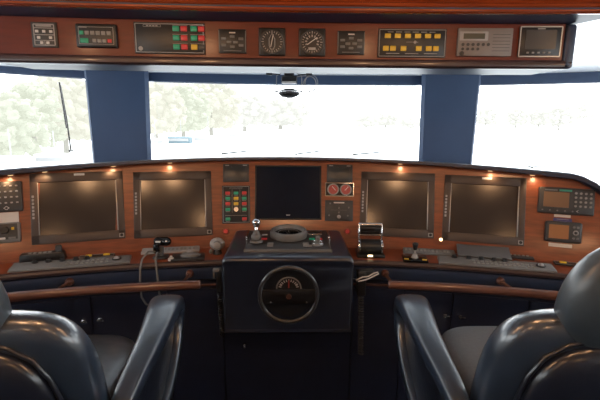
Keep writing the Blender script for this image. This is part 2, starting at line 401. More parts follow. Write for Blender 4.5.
# left keypad radio, label, autopilot
t = thing('keypad_radio', fmat(-1.45, 1.235), 'dark keypad radio at the far left end of the console above a cream label', 'radio')
MB().box((0, 0, .008), (.232, .150, .030), .006).build('casing', 'dkgrey', t)
MB().box((-.05, .005, .0235), (.10, .08, .002)).build('screen', 'lcd', t)
for r in range(4):
    for c in range(4):
        MB().box((.022 + c * .024, .052 - r * .028, .0245), (.010, .007, .004), .001).build('key', 'ltgrey', t)
o = MB(); o.tube([(.036, -.058, .024), (.047, -.049, .024), (.058, -.058, .024), (.047, -.067, .024)], .002, 6, closed=True); o.build('diamond_key', 'white', t)
o = MB().box((0, 0, .002), (.10, .052, .002)); o = o.build('label_plate', 'cream', None, mtx=fmat(-1.40, 1.135)); tag(o, 'cream paper label between the keypad radio and the autopilot head', 'label')
t = thing('autopilot_head', fmat(-1.415, 1.063), 'grey autopilot control head with yellow marks at the far left, under the cream label', 'instrument')
MB().box((0, 0, .008), (.160, .100, .030), .008).build('casing', 'grey', t)
MB().box((0, 0.004, .0235), (.138, .076, .002)).build('face', 'dkgrey', t)
MB().cyl((.018, .012, .023), (.018, .012, .040), .018, .016).build('dial_knob', 'black', t)
for xx in (-.012, .05): MB().box((xx, .018, .026), (.012, .014, .003), .001).build('yellow_key', 'amber', t)
MB().box((0.002, -.028, .0255), (.03, .01, .003)).build('switch', 'white', t)
MB().box((.045, -.028, .0255), (.03, .01, .003)).build('switch', 'grey', t)

# right radio, labels, gps
t = thing('radio', fmat(1.428, 1.224), 'dark radio with teal strip, brown display and round keys at the right end', 'radio')
MB().box((0, 0, .008), (.252, .136, .030), .008).build('casing', 'dkgrey', t)
MB().box((-.045, .004, .0235), (.115, .078, .002)).build('screen', 'lcd', t)
MB().box((-.005, .053, .0238), (.056, .010, .002)).build('teal_strip', 'teal', t)
MB().box((-.07, .053, .0238), (.056, .006, .002)).build('brand_strip', 'grey', t)
for r in range(4):
    for c in range(4):
        MB().cyl((.042 + c * .022, .042 - r * .022, .023), (.042 + c * .022, .042 - r * .022, .026), .006, seg=12).build('key', 'key', t)
o = MB(); o.tube([(.048, -.050, .024), (.060, -.041, .024), (.072, -.050, .024), (.060, -.059, .024)], .0025, 6, closed=True); o.build('diamond_key', 'white', t)
for i in range(5): MB().cyl((-.105 + i * .034, -.052, .023), (-.105 + i * .034, -.052, .0255), .004, seg=10).build('small_key', 'grey', t)
tag(MB().box((0, 0, .002), (.074, .013, .002)).build('label_strip', 'cream', None, mtx=fmat(1.412, 1.150)), 'thin cream label strip directly under the radio with teal strip', 'label')
t = thing('label_plate', fmat(1.412, 1.127), 'dark purple label plate with pale lines above the small plotter', 'label')
MB().box((0, 0, .002), (.084, .024, .002)).build('plate', 'purple', t)
o = MB()
for yy in (.006, -.005): o.box((0, yy, .0035), (.055 if yy > 0 else .07, .0022, .0006))
o.build('printed_lines', 'ltgrey', t)
t = thing('small_plotter', fmat(1.409, 1.070), 'small grey plotter with orange-brown display under the purple label', 'instrument')
MB().box((0, 0, .010), (.166, .108, .034), .012, 3).build('casing', 'dkgrey', t)
MB().box((-.022, 0, .0275), (.088, .070, .002)).build('screen', mat('lcd_orange', (.30, .12, .045), .3, noise=.05), t)
for (xx, yy) in ((.045, .028), (.062, .028), (.045, -.028), (.062, -.028)): MB().cyl((xx, yy, .026), (xx, yy, .030), .006, seg=12).build('key', 'grey', t)
MB().ring((.053, 0, .028), .010, .003).build('cursor_pad', 'ltgrey', t)
tag(MB().box((0, 0, .002), (.106, .018, .002)).build('label_strip', 'cream', None, mtx=fmat(1.396, 1.004)), 'cream label strip below the small plotter near the console end', 'label')
t = thing('indicator_light', fmat(.838, .985), 'tiny glowing indicator lamp between the two right-hand monitors', 'light')
MB().cyl((0, 0, 0), (0, 0, .004), .012).build('bezel_ring', 'brass', t); MB().sph((0, 0, .005), (.009, .009, .005)).build('lens', 'led', t)

# ------------------------------------------------------------------ things on the ledge
def keyboard(x, y, w, d, label, tilt=.12, rz=None, knobs=(), ball=None, keysx=None, m='grey'):
    t = thing('control_keyboard', lmat(x, y, Z0 + .001, 0, rz), label, 'keyboard')
    b = MB()
    s = .008
    b.loft([[Vector((-w / 2, -d / 2, 0)), Vector((w / 2, -d / 2, 0)), Vector((w / 2, d / 2, 0)), Vector((-w / 2, d / 2, 0))],
            [Vector((-w / 2, -d / 2, .008)), Vector((w / 2, -d / 2, .008)), Vector((w / 2, d / 2, .008 + s)), Vector((-w / 2, d / 2, .008 + s))],
            [Vector((-w / 2 + .006, -d / 2 + .005, .012)), Vector((w / 2 - .006, -d / 2 + .005, .012)), Vector((w / 2 - .006, d / 2 - .005, .012 + s)), Vector((-w / 2 + .006, d / 2 - .005, .012 + s))]])
    b.build('casing', m, t)
    zf = lambda yy: .0125 + s * (yy / d + .5)
    kr = keysx or (-w * .1, w * .38)
    rows = max(2, int((d - .03) / .02)); cols = max(3, int((kr[1] - kr[0]) / .02))
    for r in range(rows):
        for c in range(cols):
            xx = kr[0] + c * (kr[1] - kr[0]) / cols; yy = -d / 2 + .02 + r * (d - .035) / rows
            if ball and abs(xx - ball) < .03: continue
            MB().box((xx, yy, zf(yy)), (.012, .010, .006), .0015).build('key', 'key', t)
    for xx in knobs:
        k = MB(); k.cyl((xx, d * .30, zf(d * .3) - .002), (xx, d * .30, zf(d * .3) + .014), .012, .010); k.cyl((xx, d * .3, zf(d * .3)), (xx, d * .3, zf(d * .3) + .003), .015)
        k.build('knob', 'black', t)
    if ball is not None:
        MB().ring((ball, 0, zf(0) + .001), .019, .004).build('ball_ring', 'black', t)
        MB().sph((ball, 0, zf(0)), .015).build('trackball', 'ltgrey', t)
    return t
keyboard(-1.05, 2.025, .53, .088, 'long grey control keyboard with black knobs and trackball in front of the left outer monitor', knobs=(-.17, -.11, -.05, .01, .06), ball=.20, keysx=(-.02, .18), rz=atan(1.05 / 3.9) - .02)
keyboard(1.03, 2.015, .54, .088, 'long grey control keyboard with black knobs in front of the right outer monitor', knobs=(-.19, -.12, -.06, 0, .05), ball=.21, keysx=(-.10, .19), rz=-atan(1.03 / 3.9) + .01)
keyboard(-.63, 2.235, .30, .055, 'short grey keypad strip under the inner left monitor behind the clipped handset', keysx=(-.03, .14), m='ltgrey')
keyboard(.76, 2.205, .27, .06, 'short grey keypad strip under the inner right monitor behind the joystick', keysx=(-.12, .12))
keyboard(1.215, 2.135, .14, .055, 'small dark keypad under the right outer monitor beside the grey tablet', m='dkgrey', keysx=(-.06, .06))
# tilted grey chart tablet
t = thing('chart_tablet', lmat(1.02, 2.125, Z0 + .034, R(22)), 'flat pale grey tablet leaning under the right outer monitor, behind the knobs', 'tablet')
MB().box((0, 0, 0), (.26, .105, .008), .002).build('sheet', mat('tablet_grey', (.10, .095, .095), .5, noise=.1), t)
MB().box((0, -.048, .006), (.26, .008, .006), .001).build('front_lip', 'grey', t)
# handset cradle left
t = thing('telephone', lmat(-1.225, 2.088, Z0 + .001), 'low black telephone set with keys at the foot of the left outer monitor', 'telephone')
MB().box((0, 0, .022), (.205, .055, .044), .006, taper=.93).build('body', 'black', t)
b = MB(); b.box((.070, .012, .058), (.03, .024, .032), .008); b.cyl((.07, .012, .04), (.07, .012, .07), .018, .012); b.build('handset_rest', 'dkgrey', t)
for i in range(5): MB().box((-.055 + i * .022, -.003, .045), (.014, .018, .004), .001).build('key', 'ltgrey', t)
MB().box((0, -.024, .0445), (.17, .004, .002)).build('edge_strip', 'grey', t)
# plates with amber lights
def amber_plate(x, y, w, d, xs, label, rz=None):
    t = thing('switch_plate', lmat(x, y, Z0 + .001, 0, rz), label, 'switch plate')
    MB().box((0, 0, .004), (w, d, .008), .002).build('plate', 'black', t)
    o = MB(); frame_outline(o, w - .008, d - .008, .0015, .0085); o.build('outline', 'ltgrey', t)
    for xx in xs: MB().box((xx, 0, .011), (.030, .016, .008), .002).build('amber_lamp', 'amber', t)
amber_plate(-.985, 2.148, .17, .045, (-.04, .045), 'black switch plate with two amber lamps behind the left keyboard')
amber_plate(1.42, 2.02, .15, .05, (-.035, .04), 'black switch plate with two amber lamps below the small plotter')
amber_plate(1.45, 1.93, .09, .04, (0,), 'small black plate with one amber lamp near the console end beside the headrest')
# clipped handset with cords by inner left monitor
t = thing('microphone', (-.655, 2.135, Z0 + .001), 'black handheld microphone on a stand with looping cord at the ledge edge', 'microphone')
b = MB(); b.box((0, 0, .006), (.07, .06, .012), .004); b.cyl((0, 0, .01), (0, .02, .055), .014, .012); b.build('stand', 'dkgrey', t)
b = MB(); b.box((.005, .01, .085), (.075, .05, .04), .014, 3); b.sph((.03, .005, .085), (.026, .026, .022)); b.box((-.015, -.015, .055), (.03, .03, .05), .008); b.build('handpiece', 'black_gloss', t)
b = MB(); b.box((-.006, -.0155, .090), (.026, .006, .008), .002); b.cyl((.036, -.012, .094), (.036, -.020, .094), .004, seg=10); b.build('speaking_grille', 'white', t)
c1 = []
for i in range(24):
    a = i / 23 * pi; c1.append((-.035 + .030 * cos(a) - .006, -.13 - .035 * sin(a) , -.13 + .17 * sin(a) ** .6))
b = MB(); b.tube([(-.012, -.02, .04), (-.045, -.055, .05), (-.060, -.105, .03), (-.068, -.12, -.02), (-.070, -.125, -.09), (-.068, -.125, -.16)], .005, 8)
b.tube([(0, -.02, .035), (.000, -.055, .045), (.004, -.10, .03), (.012, -.12, -.02), (.018, -.125, -.09), (.022, -.125, -.16)], .005, 8)
b.tube([(-.068, -.125, -.16), (-.05, -.12, -.20), (-.02, -.12, -.215), (.01, -.12, -.20), (.022, -.125, -.16)], .005, 8)
b.build('cord', 'rope', t)
# trackball plate
t = thing('trackball_unit', lmat(-.515, 2.135, Z0 + .001, 0), 'dark trackball plate with an oval grey puck below the inner left monitor', 'trackball')
MB().box((0, 0, .005), (.165, .10, .010), .003).build('plate', 'dkgrey', t)
b = MB(); b.sph((.01, .005, .012), (.052, .030, .018)); b.build('puck', 'grey', t)
MB().sph((.01, .008, .026), (.02, .013, .010)).build('ball', 'ltgrey', t)
t = thing('bottle_cap', (-.592, 2.095, Z0 + .001), 'tiny white plastic cap between the microphone and the trackball plate', 'cap')
b = MB(); b.cyl((0, 0, 0), (0, 0, .012), .016, .014); b.cyl((0, 0, .012), (0, 0, .024), .008, .006); b.build('cap_body', 'white', t)
# round horn/knob left of the pod
t = thing('speaker_horn', (-.375, 2.20, Z0 + .001), 'round grey metal knob fitting standing just left of the helm pod', 'fitting')
b = MB(); b.cyl((0, 0, 0), (0, 0, .03), .025, .018, bev=.003); b.build('base', 'dkgrey', t)
b = MB(); b.sph((.0, 0, .055), (.040, .036, .034)); b.build('head', 'ltgrey', t)
b = MB(); b.ring((0.004, -.026, .055), .020, .005, axis='y'); b.sph((-.03, -.02, .02), .012); b.build('collar_ring', 'grey', t)

# throttle
t = thing('engine_throttle', lmat(.435, 2.185, Z0 + .001, 0, -.05), 'twin chrome engine throttle with black drum right of the helm pod', 'throttle')
b = MB(); b.box((0, 0, .008), (.145, .12, .016), .004); b.build('base', 'black', t)
b = MB(); b.cyl((-.055, 0, .045), (.055, 0, .045), .040, seg=28, bev=.003); b.build('drum', 'black', t)
for s in (-1, 1):
    b = MB(); b.cyl((s * .055, 0, .045), (s * .064, 0, .045), .043, seg=28, bev=.002)
    b.box((0, 0, 0), (.008, .020, .115), .003, mtx=Matrix.Translation((s * .060, .012, .108)) @ Matrix.Rotation(R(-8), 4, 'X'))
    b.build('lever', 'chrome', t)
b = MB(); b.cyl((-.062, .02, .160), (.062, .02, .160), .010, seg=16); b.cyl((-.056, .013, .105), (.056, .013, .105), .004, seg=10); b.build('lever_bar', 'chrome', t)
b = MB(); b.cyl((-.054, .018, .141), (.054, .018, .141), .017, seg=20, bev=.003); b.box((0, .016, .122), (.10, .012, .03), .003); b.build('handle_grip', 'black', t)
b = MB(); b.box((-.005, -.062, .014), (.026, .006, .010), .002); b.build('lamp_lens', 'led', t)
# joystick
t = thing('thruster_joystick', lmat(.655, 2.105, Z0 + .001), 'black thruster joystick on a square plate with two amber lamps', 'joystick')
MB().box((0, 0, .005), (.125, .10, .010), .003).build('plate', 'black_gloss', t)
b = MB(); b.cyl((0, .005, .01), (0, .005, .028), .018, .012); b.cyl((0, .005, .02), (0, .008, .055), .005); b.build('stem', 'ltgrey', t)
b = MB(); b.cyl((0, .008, .05), (0, .010, .078), .009, .015); b.sph((0, .010, .08), (.016, .016, .009)); b.build('knob', 'black', t)
for s in (-1, 1): MB().box((s * .045, -.030, .0115), (.022, .012, .004), .001).build('amber_lamp', 'amber', t)

# ------------------------------------------------------------------ helm pod
pod = thing('helm_pod', (0, 2.1, .59), 'boxy navy helm pod projecting from the middle of the console', 'helm pod')
Tp = Matrix.Translation((0, -2.1, -.59))
def ppart(mb, name, m, par=None, **k):
    o = mb.build(name, m, par or pod, **k)
    if par is None: o.matrix_local = Tp
    return o
b = MB()
def prf(y, zt, hw, zb, r=.022):
    return [Vector((-hw, y, zb)), Vector((hw, y, zb)), Vector((hw, y, zt - r)), Vector((hw - r * .3, y, zt - r * .3)), Vector((hw - r, y, zt)), Vector((-hw + r, y, zt)), Vector((-hw + r * .3, y, zt - r * .3)), Vector((-hw, y, zt - r))]
b.loft([prf(1.969, .940, .306, .606), prf(1.957, .955, .309, .602), prf(1.952, .967, .311, .60), prf(1.958, .977, .315, .595), prf(1.972, .983, .317, .592), prf(2.06, .988, .312, .592), prf(2.20, .998, .306, .592), prf(2.38, 1.012, .298, .66)])
ppart(b, 'housing', 'pod', smooth=60)
# top instrument plate
PT = Matrix.Translation((0, 2.172, .9985)) @ Matrix.Rotation(R(3.6), 4, 'X')
plate = MB().box((0, 0, .004), (.435, .290, .014), .004).build('instrument_plate', 'dkgrey', pod, mtx=Tp @ PT)
def pl(mb, name, m): return mb.build(name, m, plate)
o = MB(); frame_outline(o, .425, .28, .002, .0115); o.box((0, -.145, .004), (.435, .003, .014)); pl(o, 'plate_outline', 'grey')
for s in (-1, 1):
    b = MB(); b.box((s * .212, .02, .022), (.010, .11, .030), .004); pl(b, 'grab_bracket', 'chrome')
KEYS = [(-.165, .0, 'green'), (-.125, .0, 'red'), (-.165, .06, 'ltgrey'), (-.125, .06, 'ltgrey'), (.125, .0, 'green'), (.165, .0, 'red'), (-.09, -.07, 'key'), (-.09, -.1, 'key'), (.09, -.07, 'key'), (.09, -.1, 'key'), (.105, -.1, 'key')]
for xx, yy, m_ in KEYS: pl(MB().box((xx, yy, .014), (.030, .020, .006), .002), 'key', m_)
b = MB(); b.box((.145, .085, .014), (.075, .035, .006), .004); pl(b, 'glass_window', 'chrome')
b = MB(); b.box((.145, .09, .018), (.060, .020, .002), .001); pl(b, 'window_inset', 'black')
b = MB(); b.box((0, .125, .017), (.12, .03, .02), .004); pl(b, 'compass_hinge', 'ltgrey')
b = MB(); b.cyl((.150, -.075, .010), (.150, -.075, .022), .030, .026, 24); b.cyl((.15, -.075, .02), (.15, -.075, .045), .010, .012); b.sph((.15, -.075, .047), .013); pl(b, 'small_knob', 'grey')
b = MB(); b.ring((.15, -.075, .022), .028, .003); pl(b, 'knob_ring', 'chrome')
# gyro compass on the pod
t = thing('compass', Matrix.Translation((.003, 2.225, 1.013)) @ Matrix.Rotation(R(3), 4, 'X'), 'round dark compass bowl with thick grey ring on top of the helm pod', 'compass')
b = MB(); prof = [(.098, 0), (.101, .010), (.099, .024), (.095, .034), (.088, .038), (.081, .036), (.077, .026), (.074, .014), (.0, .012)]
rings = [[Vector((r_ * cos(2 * pi * k / 40), r_ * sin(2 * pi * k / 40), z_)) for k in range(40)] for r_, z_ in prof[:-1]]
b.loft(rings); b.build('bowl_ring', 'grey', t)
b = MB(); b.cyl((0, 0, .008), (0, 0, .018), .074, seg=40); b.build('card', 'black_gloss', t)
b = MB(); b.ring((0, 0, .019), .056, .0012); b.box((0, .03, .0185), (.003, .03, .001)); b.build('card_marks', 'grey', t)
# main lever
t = thing('steering_lever', Matrix.Translation((-.163, 2.125, 1.010)), 'chrome ball-topped steering lever on the left of the pod plate', 'lever')
b = MB(); b.cyl((0, 0, 0), (0, 0, .010), .034, .030, 28, bev=.002); b.build('base_ring', 'grey', t)
b = MB()
b.sph((0, 0, .028), (.026, .026, .024)); b.cyl((0, 0, .045), (0, .004, .062), .018, .012, 24, bev=.002)
b.build('gaiter', 'grey', t)
b = MB(); b.cyl((0, 0, .045), (0, .012, .088), .010); b.build('stem', 'chrome', t)
b = MB(); b.sph((0, .014, .100), (.024, .024, .019)); b.cyl((0, .011, .074), (0, .014, .094), .013, .021); b.build('ball_grip', 'chrome', t)

# wheel
sw = MB().ring((0, 0, 0), .136, .0115, axis='y', seg=64, s2=14).build('steering_wheel', mat('wheel_rim', (.035, .037, .044), .25, coat=.6, noise=.1), pod, mtx=Tp @ Matrix.Translation((0.004, 1.905, .815)))
b = MB(); b.box((0, .004, -.008), (.262, .016, .068), .003); b.build('spoke', mat('wheel_spoke', (.008, .008, .010), .35, noise=.1), sw)
b = MB(); b.cyl((0, .0, -.005), (0, -.014, -.005), .014, .012); b.build('hub_cap', mat('hub_brown', (.07, .03, .02), .35, noise=.1), sw)
b = MB(); b.cyl((0, .008, -.005), (0, .045, -.005), .02); b.build('shaft', 'black', sw)
for s in (-1, 1): MB().cyl((s * .085, -.004, -.034), (s * .085, -.007, -.034), .004, seg=10).build('screw', 'grey', sw)
# recess disk and rudder indicator on the pod front
t = thing('rudder_indicator', (0.004, 1.946, .815), 'round dark dial with pale scale seen through the top of the steering wheel', 'gauge')
MB().cyl((0, 0, 0), (0, -.006, 0), .126, seg=48).build('backing_disk', mat('recess', (.006, .008, .014), .5, noise=.1), t)
b = MB(); b.cyl((0, -.006, .020), (0, -.016, .020), .062, seg=40, bev=.003); b.build('dial_housing', 'dial', t)
b = MB(); b.ring((0, -.016, .020), .058, .0035, axis='y'); b.build('dial_bezel', 'grey', t)
for i in range(11):
    a = R(15 + 15 * i); r_ = .043
    q = MB(); q.box((0, 0, 0), (.012, .001, .005 if i not in (1, 9) else .010), mtx=Matrix.Translation((r_ * cos(a), -.0175, .02 + r_ * sin(a))) @ Matrix.Rotation(-a, 4, 'Y')); q.build('scale_mark', 'ltgrey', t)
b = MB(); b.box((0, -.0178, .045), (.006, .001, .04)); b.build('needle', 'redbtn', t)

# handsets hanging at the sides of the pod with coiled cords
def coil(p0, p1, r, turns, n=14, sway=0.):
    pts = []; N = int(turns * n)
    for i in range(N + 1):
        f = i / N; a = f * turns * 2 * pi
        pts.append((p0[0] + (p1[0] - p0[0]) * f + r * cos(a) + sway * sin(f * pi), p0[1] + (p1[1] - p0[1]) * f + r * sin(a), p0[2] + (p1[2] - p0[2]) * f))
    return pts
t = thing('radio_handset', (-.345, 2.03, .84), 'black radio handset with pale clip hanging at the left side of the helm pod', 'handset')
b = MB(); b.box((.006, 0, .0), (.030, .05, .12), .010, 3); b.build('body', 'black', t)
b = MB(); b.box((-.008, -.012, .058), (.032, .026, .018), .005); b.box((-.020, -.01, .035), (.008, .02, .04), .003); b.build('clip', 'grey', t)
b = MB(); b.tube(coil((.004, -.01, -.055), (.012, .0, -.30), .011, 17), .0035, 6); b.build('coiled_cord', 'black', t)
t = thing('radio_handset', (.365, 2.02, .84), 'black radio handset with loose white cord hanging right of the helm pod', 'handset')
b = MB(); b.box((0, 0, -.01), (.045, .05, .13), .010, 3); b.box((.025, .0, .045), (.075, .04, .03), .008); b.build('body', 'black', t)
b = MB(); b.tube([(-.03, -.03, .015), (.0, -.034, .032), (.03, -.034, .036), (.055, -.034, .052), (.075, -.03, .056), (.08, -.03, .048), (.05, -.034, .034), (.02, -.036, .020), (-.02, -.03, .008)], .0035, 8); b.build('loose_cord', 'white', t)
b = MB(); b.tube(coil((.0, -.01, -.07), (.012, .0, -.40), .012, 22), .0035, 6); b.build('coiled_cord', 'dkgrey', t)

# ------------------------------------------------------------------ hand rails
def ry(x): return 1.94 - x * x / 9.5
for s, xa, lab in ((-1, .41, 'varnished wooden grab rail along the console on the left of the helm pod'), (1, .475, 'varnished wooden grab rail along the console on the right of the helm pod')):
    t = thing('grab_rail', (s * .9, 1.9, .86), lab, 'rail', 'wooden grab rails')
    T = Matrix.Translation((-s * .9, -1.9, -.86))
    xs = lin(xa, 1.62, 40)
    rr = [.010, .018, .0205] + [.021] * (len(xs) - 3); xs[1] = xa + .003; xs[2] = xa + .008
    MB().tube([(s * x, ry(x), .862) for x in xs], rr, 18).build('bar', 'wood_rail', t, mtx=T, smooth=70)
    for x in (.50, 1.05, 1.55):
        b = MB(); b.cyl((s * x, ry(x) + .01, .860), (s * x, yf(x) - .002, .852), .008); b.cyl((s * x, yf(x) - .020, .853), (s * x, yf(x) + .001, .853), .016, .022, bev=.002)
        b.build('mount', 'wood_rail', t, mtx=T)

# ------------------------------------------------------------------ overhead console
oc = thing('overhead_console', (0, 1.9, 1.95), 'long mahogany overhead instrument box with navy edges hanging below the ceiling', 'overhead console')
To = Matrix.Translation((0, -1.9, -1.95))
def opart(mb, name, m, **k): return mb.build(name, m, oc, mtx=To, **k)
OX = lin(-1.175, 1.15, 40); OX2 = lin(-1.21, 1.185, 42)
opart(MB().sweepx(OX, lambda x: [(oy(x), 1.884), (oy(x) + .02, 1.884), (oy(x) + .02, 2.030), (oy(x), 2.030)]), 'face_board', mat('overhead_wood', (.135, .020, .009), .36, coat=.12, coat_rough=.15, nscale=7, stretch=(1, 1, 7), col2=(.10, .017, .008), spec=.3))
opart(MB().sweepx(OX2, lambda x: [(oy(x) - .008, 1.884), (oy(x) - .012, 1.876), (oy(x) - .010, 1.858), (oy(x) + .0, 1.851), (oy(x) + .03, 1.850), (oy(x) + .03, 1.884)]), 'lower_trim', mat('lower_trim', (.045, .022, .026), .35, coat=.3, noise=.2))
opart(MB().sweepx(OX2, lambda x: [(oy(x) + .02, 1.852), (oy(x) + .02, 2.035), (oy(x) + .30, 2.015), (oy(x) + .30, 1.852)]), 'box_body', 'navy')
opart(MB().sweepx(lin(-2.6, 2.6, 60), lambda x: [(oy(x) - .17, 2.040), (oy(x) + .03 if abs(x) < 1.2 else oy(x) - .13, 2.030 if abs(x) < 1.2 else 2.038), (oy(x) + .03 if abs(x) < 1.2 else oy(x) - .13, 2.056), (oy(x) - .17, 2.07)]), 'soffit', 'navy')
for s, xe in ((-1, -1.18), (1, 1.152)):
    b = MB(); b.box((xe + s * .022, oy(xe) + .004, 1.94), (.046, .035, .178), .014, 3); opart(b, 'end_trim', 'navy')
def corn(x):
    y = oy(x) - .16; return [(y + .02, 2.036), (y - .004, 2.036), (y - .012, 2.042), (y - .012, 2.048), (y - .004, 2.052), (y - .018, 2.058), (y - .022, 2.066), (y - .012, 2.072), (y - .028, 2.080), (y - .034, 2.092), (y - .03, 2.165), (y + .05, 2.165)]
opart(MB().sweepx(lin(-2.6, 2.6, 60), corn), 'cornice', 'wood_top')

def otext_bars(mb, x0, x1, y, n, h=.004, z=.0065):
    for i in range(n):
        a = x0 + (x1 - x0) * (i + .15) / n; b_ = x0 + (x1 - x0) * (i + .85) / n
        mb.box(((a + b_) / 2, y, z), (b_ - a, h, .001))
# pale keypad panel
t = thing('switch_unit', omat(-.992, 1.960), 'grey overhead switch panel outlined in white, nearest the left end of the box', 'panel')
MB().box((0, 0, .003), (.100, .098, .008), .002).build('face_plate', 'dkgrey', t)
o = MB(); frame_outline(o, .078, .080, .004); 
for yy in (.026, .0, -.022): o.box((0, yy, .008), (.078, .003, .001))
o.box((0, .034, .008), (.06, .006, .001)); o.box((0, -.031, .008), (.003, .018, .001)); o.build('white_lines', 'ltgrey', t)
for (xx, yy) in ((-.027, .013), (0, .013), (.027, .013), (-.022, -.011), (.024, -.011), (-.012, -.031), (.012, -.031)): MB().box((xx, yy, .009), (.012, .010, .004), .001).build('key', 'white', t)
# lights controller
t = thing('light_controller', omat(-.786, 1.960), 'black overhead controller with green and red keys, second from left end', 'controller')
MB().box((0, 0, .006), (.162, .092, .022), .006, 3).build('casing', 'black', t)
for i in range(6): MB().box((-.057 + i * .0215, .010, .018), (.017, .015, .004), .001).build('key', 'green' if i == 0 else 'key', t)
MB().box((-.048, -.020, .018), (.032, .018, .004), .001).build('green_key', 'green', t)
for i in range(4): MB().box((-.008 + i * .020, -.020, .018), (.016, .014, .004), .001).build('key', 'red' if i == 3 else 'key', t)
o = MB(); o.box((-.05, .032, .0175), (.03, .004, .001)); frame_outline(o, .136, .066, .0015, .0175); o.build('markings', 'ltgrey', t)
# big alarm panel
t = thing('alarm_panel', omat(-.494, 1.957), 'wide black overhead alarm panel with green and red key pairs', 'panel')
MB().box((0, 0, .003), (.288, .124, .010), .002).build('face_plate', 'black', t)
o = MB(); frame_outline(o, .276, .112, .0025, .0085); frame_outline(o, .07, .008, .0012, .0085, y=.048, x=-.07); otext_bars(o, -.095, -.045, .048, 4, .004, .0085)
for r in range(3): 
    for c in range(2): o.box((.043 + c * .072, .052 - r * .036, .0085), (.062, .0015, .001))
o.cyl((-.12, -.042, .008), (-.12, -.042, .0095), .009); o.build('markings', 'ltgrey', t)
for r in range(3):
    for c in range(4):
        m_ = ('green', 'red', 'green', 'red')[c]
        if r == 2 and c == 2: m_ = 'amber'
        if r == 2 and c == 3: m_ = 'dkgrey'
        MB().box((.027 + (0, .033, .073, .104)[c], .038 - r * .036, .011), (.026, .021, .007), .002).build('key', m_, t)
# two button panels
for x, lab in ((-.236, 'small square black button panel between the wide alarm panel and left round gauge'), (.263, 'small square black button panel between right round gauge and amber-key panel')):
    t = thing('button_panel', omat(x, 1.9495), lab, 'panel', 'small overhead button panels')
    MB().box((0, 0, .003), (.114, .096, .010), .002).build('face_plate', 'black', t)
    MB().box((0, .034, .0085), (.026, .005, .001)).build('title_bar', 'cream', t)
    for (xx, yy) in ((0, .018), (-.036, .010), (.036, .010), (-.014, -.004), (.014, -.004), (-.036, -.016), (.036, -.016), (0, -.022)): MB().box((xx, yy, .010), (.020, .010, .004), .001).build('button', 'grey', t)
    o = MB(); o.box((0, -.038, .0085), (.075, .003, .001)); o.build('legend_line', 'grey', t)
    for s in (-1, 1): MB().box((s * .055, 0, .007), (.003, .085, .003)).build('side_strip', 'grey', t)
# round gauges
for x, lab in ((-.070, 'round black gauge in a square housing, left of the pair'), (.098, 'round black gauge in a square housing, right of the pair')):
    t = thing('wind_gauge', omat(x, 1.9495), lab, 'gauge', 'pair of round overhead gauges')
    MB().box((0, 0, .004), (.112, .112, .016), .005).build('housing', 'black', t)
    MB().cyl((0, 0, .011), (0, 0, .0135), .048, seg=40).build('dial_face', 'dial', t)
    MB().ring((0, 0, .013), .049, .003).build('dial_bezel', 'dkgrey', t)
    o = MB()
    for i in range(24):
        a = 2 * pi * i / 24; L = .010 if i % 2 == 0 else .005
        o.box((0, 0, 0), (L, .0028, .0008), mtx=Matrix.Translation((.039 * cos(a), .039 * sin(a), .0142)) @ Matrix.Rotation(a, 4, 'Z'))
    o.build('dial_marks', 'ltgrey', t)
    o = MB()
    if x < 0:
        o.tube([(0, .034, .0145), (.012, .01, .0145), (.012, -.016, .0145), (.006, -.030, .0145), (-.006, -.030, .0145), (-.012, -.016, .0145), (-.012, .01, .0145)], .0016, 6, closed=True)
    else:
        for i in range(9):
            a = R(-20 + i * 27.5); o.box((0, 0, 0), (.009, .005, .0008), mtx=Matrix.Translation((.025 * cos(a), .025 * sin(a), .0142)) @ Matrix.Rotation(a, 4, 'Z'))
        o.box((0, -.026, .0142), (.03, .010, .0008))
    o.build('dial_symbol', 'ltgrey', t)
    n = MB(); n.box((0, 0, 0), (.003, .05, .001), mtx=Matrix.Translation((0, .004, .0155)) @ Matrix.Rotation(R(-12 if x < 0 else 125), 4, 'Z')); n.build('needle', 'white', t)
# amber key panel
t = thing('key_panel', omat(.520, 1.9505), 'wide black overhead panel with two rows of amber keys', 'panel')
MB().box((0, 0, .003), (.286, .116, .010), .002).build('face_plate', 'black', t)
o = MB(); frame_outline(o, .276, .106, .0025, .0085); otext_bars(o, -.12, .12, -.042, 3, .003, .0085); otext_bars(o, -.11, .10, .044, 6, .0025, .0085); o.box((0, .004, .0085), (.05, .0015, .001)); o.cyl((.012, .004, .008), (.012, .004, .0095), .006); o.build('markings', 'ltgrey', t)
for xx in (-.104, -.062, -.020, .022, .064, .104): MB().box((xx, .028, .011), (.025, .018, .007), .002).build('amber_key', 'amber', t)
for xx in (-.110, -.080, -.036, .028, .070, .100): MB().box((xx, -.022, .011), (.024, .020, .007), .002).build('amber_key', 'amber', t)
# grey radio
t = thing('satcom_unit', omat(.822, 1.955), 'pale grey overhead radio with small display and speaker slots', 'radio')
MB().box((0, 0, .006), (.226, .112, .020), .004).build('casing', mat('radio_grey', (.20, .17, .155), .5, noise=.08), t)
MB().box((-.048, .024, .0165), (.116, .036, .003), .001).build('display_bezel', 'ltgrey', t)
MB().box((-.048, .023, .0182), (.088, .022, .002)).build('display', mat('lcd_olive', (.05, .05, .035), .3, noise=.05), t)
for i in range(6): MB().cyl((-.092 + i * .021, -.010, .016), (-.092 + i * .021, -.010, .019), .0065, seg=12).build('button', 'dkgrey', t)
for i in range(4): MB().cyl((-.092 + i * .021, -.028, .016), (-.092 + i * .021, -.028, .019), .006, seg=12).build('button', 'dkgrey', t)
MB().cyl((-.095, -.046, .016), (-.095, -.046, .022), .009).build('knob', 'black', t)
o = MB()
for i in range(6): o.box((.066, .03 - i * .013, .0165), (.072, .0018, .001))
o.build('speaker_slots', 'dkgrey', t)
